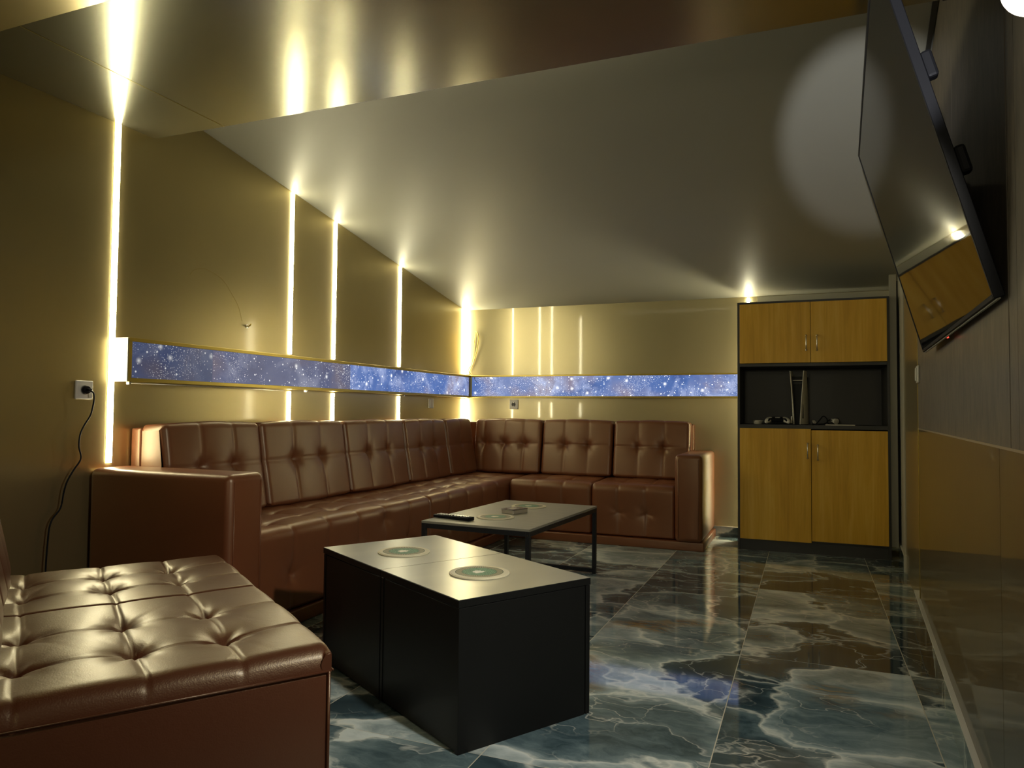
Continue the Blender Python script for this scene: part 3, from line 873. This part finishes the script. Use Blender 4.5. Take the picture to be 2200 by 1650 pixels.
# small lidded box
sbx = thing('small_box', 'small flat dark box with a silver face between the coasters on the coffee table', 'box', (-1.512, 3.79, ZT), R(-20))
box('body', (-0.045, -0.060, 0.0003), (0.045, 0.060, 0.021), M['silver_face'], sbx, 0.002, 1)
box('lid', (-0.046, -0.061, 0.0212), (0.046, 0.061, 0.024), M['brown_box'], sbx, 0.001, 1)
box('label', (-0.030, -0.030, 0.0242), (0.018, 0.022, 0.0246), M['silver_face'], sbx)

# ------------------------------------------------------------------ tall cabinet
CX0, CX1, CY0, CY1, CT = -0.4655, 0.507, 5.4406, 5.872, 1.7525
cb = thing('storage_cabinet', 'tall anthracite cabinet with four yellow wood doors and an open middle shelf', 'cabinet', (CX0, CY0, 0))
W = CX1 - CX0; DP = CY1 - CY0
an = M['anthracite']
box('side_panel', (0, 0.002, 0), (0.016, DP, CT), an, cb, 0.0008, 1)
box('side_panel', (W - 0.016, 0.002, 0), (W, DP, CT), an, cb, 0.0008, 1)
box('top_panel', (0.0165, 0.002, CT - 0.016), (W - 0.0165, DP, CT), an, cb)
box('shelf', (0.0165, 0.0, 1.293), (W - 0.0165, DP - 0.01, 1.314), an, cb)
box('shelf', (0.0165, 0.0, 0.858), (W - 0.0165, DP - 0.01, 0.884), an, cb)
box('bottom_panel', (0.0165, 0.02, 0.078), (W - 0.0165, DP - 0.01, 0.094), an, cb)
box('plinth', (0.0165, 0.016, 0.0), (W - 0.0165, 0.032, 0.077), an, cb)
box('back_panel', (0.002, DP + 0.0002, 0.02), (W - 0.002, DP + 0.005, CT - 0.001), an, cb)
def door(x0_, x1_, z0, z1, hx_, hz, y=0.0):
    d = box('door', (x0_, y - 0.0, z0), (x1_, y + 0.017, z1), M['veneer'], cb, 0.0008, 1)
    bm = bmesh.new()
    add_tube(bm, [(hx_, y - 0.0005, hz - 0.050), (hx_, y - 0.014, hz - 0.049), (hx_, y - 0.027, hz - 0.028), (hx_, y - 0.031, hz),
                  (hx_, y - 0.027, hz + 0.028), (hx_, y - 0.014, hz + 0.049), (hx_, y - 0.0005, hz + 0.050)], 0.0042, 8, 5)
    for z in (hz - 0.050, hz + 0.050): add_cyl(bm, (hx_, y - 0.0025, z), 0.0068, 0.004, 12, 'Y')
    from_bm('handle', bm, M['chrome'], d, True)
xm = 0.0185 - CX0
door(0.0172, xm - 0.0015, 1.3155, 1.7355, -0.009 - CX0, 1.452, -0.0175)
door(xm + 0.0015, W - 0.0172, 1.3155, 1.7355, 0.060 - CX0, 1.450, -0.0175)
door(0.0172, xm - 0.0005, 0.082, 0.858, -0.004 - CX0, 0.708, -0.020)
door(xm + 0.0025, W - 0.0172, 0.094, 0.850, 0.061 - CX0, 0.698, -0.0175)

# ------------------------------------------------------------------ things on the open shelf
ZS = 0.8843
gc = thing('game_console', 'upright white and black games console standing on the open cabinet shelf', 'games console', (-0.050, 5.615, ZS), R(-12))
def plate(sgn):
    """curved side shell: flared at the top, wide in depth"""
    bm = bmesh.new()
    nz, ny = 16, 8
    front, backs = [], []
    grid = {}
    for i in range(nz + 1):
        z = 0.004 + 0.376 * i / nz
        t_ = i / nz
        x_in = (0.018 + 0.026 * t_ ** 1.15)
        y0_ = -0.105 + 0.0 * t_; y1_ = 0.125 - 0.15 * t_ ** 1.3
        for j in range(ny + 1):
            s_ = j / ny
            bulge = 0.020 * (1 - t_) ** 0.7 * math.sin(PI * min(1, s_ * 0.9 + 0.05)) + 0.004
            y = y0_ + (y1_ - y0_) * s_
            grid[i, j, 0] = bm.verts.new((sgn * x_in, y, z))
            grid[i, j, 1] = bm.verts.new((sgn * (x_in + (0.004 if j in (0,) else 0.004 + bulge * (0.4 + 0.6 * (1 - t_)))), y, z))
    for k in (0, 1):
        for i in range(nz):
            for j in range(ny):
                bm.faces.new((grid[i, j, k], grid[i + 1, j, k], grid[i + 1, j + 1, k], grid[i, j + 1, k]))
    for i in range(nz):
        for j in (0, ny): bm.faces.new((grid[i, j, 0], grid[i + 1, j, 0], grid[i + 1, j, 1], grid[i, j, 1]))
    for j in range(ny):
        for i in (0, nz): bm.faces.new((grid[i, j, 0], grid[i, j + 1, 0], grid[i, j + 1, 1], grid[i, j, 1]))
    o = from_bm('side_shell', bm, M['white'], gc, True); autosmooth(o, 40); return o
plate(-1); pr = plate(1)
box('disc_slot', (0.0290, -0.086, 0.045), (0.0385, -0.078, 0.145), M['black'], gc)
bm = bmesh.new()
add_hex(bm, [(-0.0175, -0.090, 0.004), (0.0175, -0.090, 0.004), (0.0175, 0.11, 0.004), (-0.0175, 0.11, 0.004),
             (-0.036, -0.080, 0.34), (0.036, -0.080, 0.34), (0.036, 0.08, 0.34), (-0.036, 0.08, 0.34)])
from_bm('core', bm, M['core_dark'], gc)
box('vent_bar', (-0.033, -0.0865, 0.311), (0.033, -0.0815, 0.315), M['silver_face'], gc)
for z in (0.296, 0.287): box('vent_bar', (-0.031, -0.0865, z), (0.031, -0.0835, z + 0.003), M['anthracite'], gc)
cyl('stand', (0, 0, 0.002), 0.05, 0.004, M['black'], gc)
box('port_cover', (-0.043, -0.098, 0.010), (-0.0345, -0.06, 0.060), M['white'], gc, 0.002)

gp = thing('game_controller', 'white and black game controller lying in front of the console shelf', 'game controller', (-0.202, 5.528, ZS), R(4))
def blob(name, chain, mat, parent, flat=1.0):
    """smooth body along a chain of (x, y, z, radius)"""
    bm = bmesh.new(); rings = []
    for i, (x, y, z, r) in enumerate(chain):
        a0 = Vector(chain[max(i - 1, 0)][:3]); a1 = Vector(chain[min(i + 1, len(chain) - 1)][:3])
        d = (a1 - a0).normalized(); s = d.cross(Vector((0, 0, 1)));
        if s.length < 1e-3: s = Vector((1, 0, 0))
        s.normalize(); u = s.cross(d)
        rings.append([bm.verts.new(Vector((x, y, z)) + s * r * math.cos(2 * PI * k / 14) + u * r * flat * math.sin(2 * PI * k / 14)) for k in range(14)])
    for i in range(len(rings) - 1):
        for k in range(14): bm.faces.new((rings[i][k], rings[i][(k + 1) % 14], rings[i + 1][(k + 1) % 14], rings[i + 1][k]))
    bm.faces.new(rings[0][::-1]); bm.faces.new(rings[-1])
    return from_bm(name, bm, mat, parent, True)
for s in (-1, 1):
    blob('grip', [(s * 0.030, 0.028, 0.033, 0.014), (s * 0.045, 0.024, 0.036, 0.024), (s * 0.058, 0.0, 0.032, 0.024),
                  (s * 0.068, -0.030, 0.024, 0.019), (s * 0.074, -0.052, 0.017, 0.013), (s * 0.075, -0.060, 0.014, 0.006)], M['white'], gp, 0.8)
    cyl('thumbstick', (s * 0.026, -0.012, 0.050), 0.010, 0.012, M['black'], gp, seg=20, bev=0.002)
    blob('grip_trim', [(s * 0.045, -0.016, 0.040, 0.006), (s * 0.052, -0.026, 0.038, 0.007), (s * 0.058, -0.040, 0.030, 0.006), (s * 0.062, -0.052, 0.024, 0.004)], M['black'], gp)
bm = bmesh.new(); add_box(bm, (-0.045, -0.018, 0.020), (0.045, 0.040, 0.046), 0.008, 3)
o = from_bm('body', bm, M['black'], gp); autosmooth(o, 50)
bm = bmesh.new(); add_box(bm, (-0.026, 0.002, 0.0455), (0.026, 0.036, 0.051), 0.002, 2); from_bm('touchpad', bm, M['white'], gp)

pk = thing('charging_puck', 'small pale round puck at the left end of the open cabinet shelf', 'puck', (-0.335, 5.535, ZS))
cyl('lower_shell', (0, 0, 0.011), 0.026, 0.021, M['white'], pk, seg=28, r2=0.034, bev=0.003)
cyl('upper_shell', (0.004, 0, 0.0255), 0.036, 0.007, M['white'], pk, seg=28, bev=0.003)

cabl = thing('cable_bundle', 'coiled black cable with a pale plug right of the games console', 'cable', (0.13, 5.60, ZS))
tube('cable', [(-0.10, 0.0, 0.004), (-0.075, -0.03, 0.010), (-0.05, -0.03, 0.040), (-0.03, -0.02, 0.062), (-0.008, -0.02, 0.045), (0.0, -0.03, 0.012),
               (0.03, -0.035, 0.006), (0.06, -0.03, 0.022), (0.07, -0.02, 0.04), (0.055, -0.01, 0.048), (0.03, -0.02, 0.036), (0.005, -0.04, 0.034), (-0.02, -0.03, 0.010), (-0.06, 0.0, 0.005)], 0.004, M['black'], cabl)
bm = bmesh.new(); add_cyl(bm, (0, 0, 0), 0.021, 0.030, 20, 'Y', 0.014, 0.002); add_box(bm, (-0.012, 0.012, -0.009), (0.012, 0.036, 0.009), 0.004)
o = from_bm('plug', bm, M['white'], cabl); autosmooth(o); o.location = (0.045, -0.035, 0.0285); o.rotation_euler = (0.2, 0, 0.6)
bm = bmesh.new(); add_box(bm, (-0.009, -0.022, -0.006), (0.009, 0.010, 0.006), 0.002)
o = from_bm('usb_plug', bm, M['white'], cabl); o.location = (-0.092, -0.02, 0.024); o.rotation_euler = (0.5, 0, 0.4)

fcse = tag(box('flat_case', (0.11, 5.465, ZS), (0.295, 5.58, ZS + 0.006), M['anthracite'], None, 0.001, 1), 'thin flat dark case with a pale edge lying on the shelf front', 'case')
o = box('edge_strip', (0.11, 5.463, ZS + 0.001), (0.295, 5.4648, ZS + 0.005), M['silver_face'], fcse)

# ------------------------------------------------------------------ television
TVH = 0.575
ps, tau = R(2.218), R(15.44)
Wt = Vector((math.sin(ps), math.cos(ps), 0))
n0 = Vector((math.cos(ps), -math.sin(ps), 0))
Up = Vector((0, 0, 1)) * math.cos(tau) - n0 * math.sin(tau)
Nf = n0 * math.cos(tau) + Vector((0, 0, 1)) * math.sin(tau)       # points back to the wall
k_ = 0.398 / 0.40
FB = Vector((0.398, 3.104 * k_, H0 + (1.1958 - H0) * k_)); WW = 1.398 * k_; HT = TVH * WW
org = FB - Wt * WW
tv = thing('television', 'large black flat television tilted down on the right wall, mirroring the cabinet', 'television', org)
tv.matrix_world = Matrix(((Wt.x, Nf.x, Up.x, org.x), (Wt.y, Nf.y, Up.y, org.y), (Wt.z, Nf.z, Up.z, org.z), (0, 0, 0, 1)))
# local: x along the width, y to the back, z up
bz = 0.010
box('screen', (bz, 0.0018, 0.011), (WW - bz, 0.006, HT - bz), M['screen'], tv)
bm = bmesh.new()
add_box(bm, (0, 0, 0.0), (bz, 0.0205, HT), 0.0015, 1); add_box(bm, (WW - bz, 0, 0), (WW, 0.0205, HT), 0.0015, 1)
add_box(bm, (bz, 0, HT - bz), (WW - bz, 0.0205, HT), 0.0015, 1); add_box(bm, (bz, 0, 0), (WW - bz, 0.0205, 0.011), 0.0015, 1)
from_bm('bezel', bm, M['black'], tv)
bm = bmesh.new(); add_box(bm, (0.004, 0.0065, 0.019), (WW - 0.004, 0.020, HT - 0.004), 0.004, 2); from_bm('rear_cover', bm, M['black'], tv)
bm = bmesh.new(); add_box(bm, (0.30, 0.0205, 0.13), (WW - 0.30, 0.045, 0.42), 0.008, 3); from_bm('electronics_hump', bm, M['black'], tv)
box('lower_trim', (0.004, 0.005, -0.003), (WW - 0.004, 0.012, -0.0002), M['grey_cover'], tv)
cyl('standby_light', (WW * 0.60, 0.016, -0.0025), 0.003, 0.004, M['red'], tv, 'Z', 12)
for xx in (0.33, 0.60):
    box('hinge_cap', (0.004, 0.0205, HT * xx), (0.035, 0.042, HT * xx + 0.06), M['black'], tv, 0.006)
# tilting wall bracket
br = thing('wall_bracket', 'black tilting bracket arms holding the television to the wall', 'bracket', (wx(2.45) - 0.011, 2.45, 1.46), math.atan2(-0.052, 1))
box('wall_plate', (-0.006, -0.22, -0.16), (0.0, 0.22, 0.12), M['black_metal'], br, 0.001, 1)
for yy in (-0.18, 0.17):
    bm = bmesh.new(); add_hex(bm, [(-0.014, yy, -0.12), (-0.006, yy, -0.12), (-0.006, yy + 0.012, -0.12), (-0.014, yy + 0.012, -0.12),
                                   (-0.080, yy, 0.12), (-0.006, yy, 0.12), (-0.006, yy + 0.012, 0.12), (-0.080, yy + 0.012, 0.12)])
    from_bm('arm', bm, M['black_metal'], br)

# ------------------------------------------------------------------ sockets, switch, wires, lamp
def socket(name, label, plug, loc, rotz, insert=True):
    """faces local -Y"""
    t = thing(name, label, 'wall socket' if insert else 'light switch', loc, rotz)
    bm = bmesh.new(); add_box(bm, (-0.040, -0.011, -0.040), (0.040, -0.0003, 0.040), 0.004, 3); o = from_bm('cover_plate', bm, M['white'], t)
    if insert:
        bm = bmesh.new(); add_cyl(bm, (0, -0.0115, 0), 0.021, 0.002, 32, 'Y'); from_bm('rim', bm, M['plaster'], t)
        bm = bmesh.new(); add_cyl(bm, (0, -0.0128, 0), 0.0185, 0.001, 32, 'Y'); from_bm('well', bm, plain('socket_shadow', (0.10, 0.095, 0.08), 0.6) if 'socket_shadow' not in bpy.data.materials else bpy.data.materials['socket_shadow'], t)
        for s in (-1, 1): cyl('pin_hole', (s * 0.0095, -0.0138, 0), 0.0026, 0.001, M['black'], t, 'Y', 12)
        for s in (-1, 1): box('earth_clip', (-0.003, -0.0145, s * 0.0165 - 0.0015), (0.003, -0.0133, s * 0.0165 + 0.0015), M['chrome'], t)
    else:
        bm = bmesh.new(); add_box(bm, (-0.022, -0.0165, -0.030), (0.022, -0.0112, 0.030), 0.002, 2); from_bm('rocker', bm, M['white'], t)
    return t
s1 = socket('wall_socket', 'white wall socket on the far left gold wall with a black plug in it', True, (XL, 2.207, 1.0375), PI / 2)
socket('wall_switch', 'small white wall plate under the galaxy light box near the room corner', False, (XL, 5.31, 1.02), PI / 2, False)
socket('wall_socket', 'silver wall socket on the back wall under the light box', False, (-2.387, YB, 1.0215), 0)
socket('wall_switch', 'white switch at the edge of the right wall just below the television', False, (wx(3.845) - 0.0103, 3.845, 1.150), -PI / 2 - math.atan(0.052) , False)

pc_ = thing('power_cable', 'thin dark power cable hanging from the plug on the far left wall', 'cable', (XL, 0, 0))
pth = [(0.044, 2.207, 1.035), (0.058, 2.212, 1.024), (0.060, 2.214, 1.000), (0.052, 2.213, 0.955), (0.050, 2.204, 0.924), (0.05, 2.178, 0.885), (0.05, 2.162, 0.847),
       (0.05, 2.159, 0.798), (0.05, 2.169, 0.749), (0.045, 2.142, 0.703), (0.04, 2.118, 0.657), (0.035, 2.108, 0.61), (0.03, 2.100, 0.55), (0.03, 2.062, 0.500),
       (0.03, 2.050, 0.42), (0.03, 2.045, 0.25), (0.03, 2.06, 0.08), (0.05, 2.09, 0.006), (0.12, 2.12, 0.005)]
tube('lead', pth, 0.0033, M['black'], pc_, 8)
bm = bmesh.new(); add_cyl(bm, (0.0225, 2.207, 1.0375), 0.0165, 0.016, 24, 'X', None, 0.002); add_box(bm, (0.029, 2.199, 1.029), (0.046, 2.217, 1.043), 0.004, 2)
o = from_bm('plug', bm, M['black'], pc_); autosmooth(o)

tag(tube('loose_wire', [(-2.833, YB - 0.050, 1.284), (-2.812, YB - 0.02, 1.290), (-2.828, YB - 0.012, 1.335), (-2.802, YB - 0.01, 1.37), (-2.785, YB - 0.008, 1.45), (-2.778, YB - 0.008, 1.55),
                        (-2.768, YB - 0.008, 1.63), (-2.755, YB - 0.008, 1.675), (-2.735, YB - 0.012, 1.64), (-2.735, YB - 0.014, 1.57), (-2.76, YB - 0.010, 1.46),
                        (-2.79, YB - 0.010, 1.37), (-2.815, YB - 0.012, 1.315), (-2.80, YB - 0.014, 1.288)], 0.0035, M['frame_gold'], None, 6),
    'looped thin gold wire hanging on the back wall above the light box corner', 'wire')
tag(tube('loose_wire', [(-2.748, YB - 0.054, 1.262), (-2.738, YB - 0.058, 1.235), (-2.715, YB - 0.060, 1.212)], 0.0022, M['black'], None, 6),
    'short dark wire end in front of the back wall light box', 'wire')
sc_ = thing('wall_anchor', 'bent metal screw stub sticking out of the gold wall above the light box', 'screw', (XL, 3.180, 1.418))
cyl('washer', (0.002, 0, 0), 0.011, 0.003, M['chrome'], sc_, 'X', 20)
tube('stub', [(0.003, 0, 0), (0.020, 0.0, 0.003), (0.034, -0.006, 0.010)], 0.0045, M['frame_gold'], sc_)
sm = [(2.771, 1.632), (2.79, 1.655), (2.835, 1.675), (2.889, 1.677), (2.988, 1.646), (3.068, 1.571), (3.112, 1.514), (3.142, 1.442)]
tag(tube('scratch_wire', [(XL + 0.0022, y, z) for y, z in sm], 0.0009, M['frame_gold'], None, 5), 'hair-thin arched wire lying on the left gold wall above the screw', 'wire')

gl = thing('globe_lamp', 'round glowing globe lamp at the top of the right wall beside the television', 'lamp', (wx(1.355) - 0.0105, 1.355, 1.645))
bm = bmesh.new(); bmesh.ops.create_uvsphere(bm, u_segments=32, v_segments=20, radius=0.048); bmesh.ops.translate(bm, vec=(-0.012, 0, 0), verts=bm.verts)
bmesh.ops.bisect_plane(bm, geom=bm.verts[:] + bm.edges[:] + bm.faces[:], plane_co=(-0.001, 0, 0), plane_no=(1, 0, 0), clear_outer=True)
bmesh.ops.holes_fill(bm, edges=[e for e in bm.edges if e.is_boundary])
from_bm('globe', bm, M['globe'], gl, True)
cyl('socket_base', (-0.0006, 0, 0), 0.052, 0.0008, M['black_metal'], gl, 'X', 24)

# invented fixtures for the added lights behind the camera
fx = thing('added_fill_lamp', 'unseen shaded fill lamp added behind the camera to brighten the room', 'lamp', (-0.55, -1.78, 0.0), -0.06)
box('shade', (-0.32, -0.10, 1.27), (0.32, -0.015, 1.62), M['white'], fx, 0.01)
cyl('pole', (0, -0.055, 0.64), 0.012, 1.24, M['black_metal'], fx, seg=16)
cyl('foot', (0, -0.055, 0.01), 0.14, 0.02, M['black_metal'], fx)
sf = thing('added_spot_stand', 'unseen small cold spot on a stand, added behind the camera for the ceiling patch', 'lamp', (-0.10, -0.45, 0.0))
dirv = (Vector((0.15, 3.80, 2.227)) - Vector((-0.10, -0.45, 1.12))).normalized()
qd = dirv.to_track_quat('Z', 'Y').to_matrix().to_4x4()
bm = bmesh.new()
for i in range(24):
    a0, a1 = 2 * PI * i / 24, 2 * PI * (i + 1) / 24
    v = [bm.verts.new((0.030 * math.cos(a_), 0.030 * math.sin(a_), z)) for a_, z in ((a0, -0.08), (a1, -0.08), (a1, -0.012), (a0, -0.012))]
    bm.faces.new(v)
bmesh.ops.transform(bm, matrix=Matrix.Translation((0, 0, 1.12)) @ qd, verts=bm.verts)
from_bm('can', bm, M['black_metal'], sf, True)
cyl('pole', (0, 0, 0.53), 0.010, 1.04, M['black_metal'], sf, seg=16)
cyl('foot', (0, 0, 0.008), 0.12, 0.016, M['black_metal'], sf, seg=32)
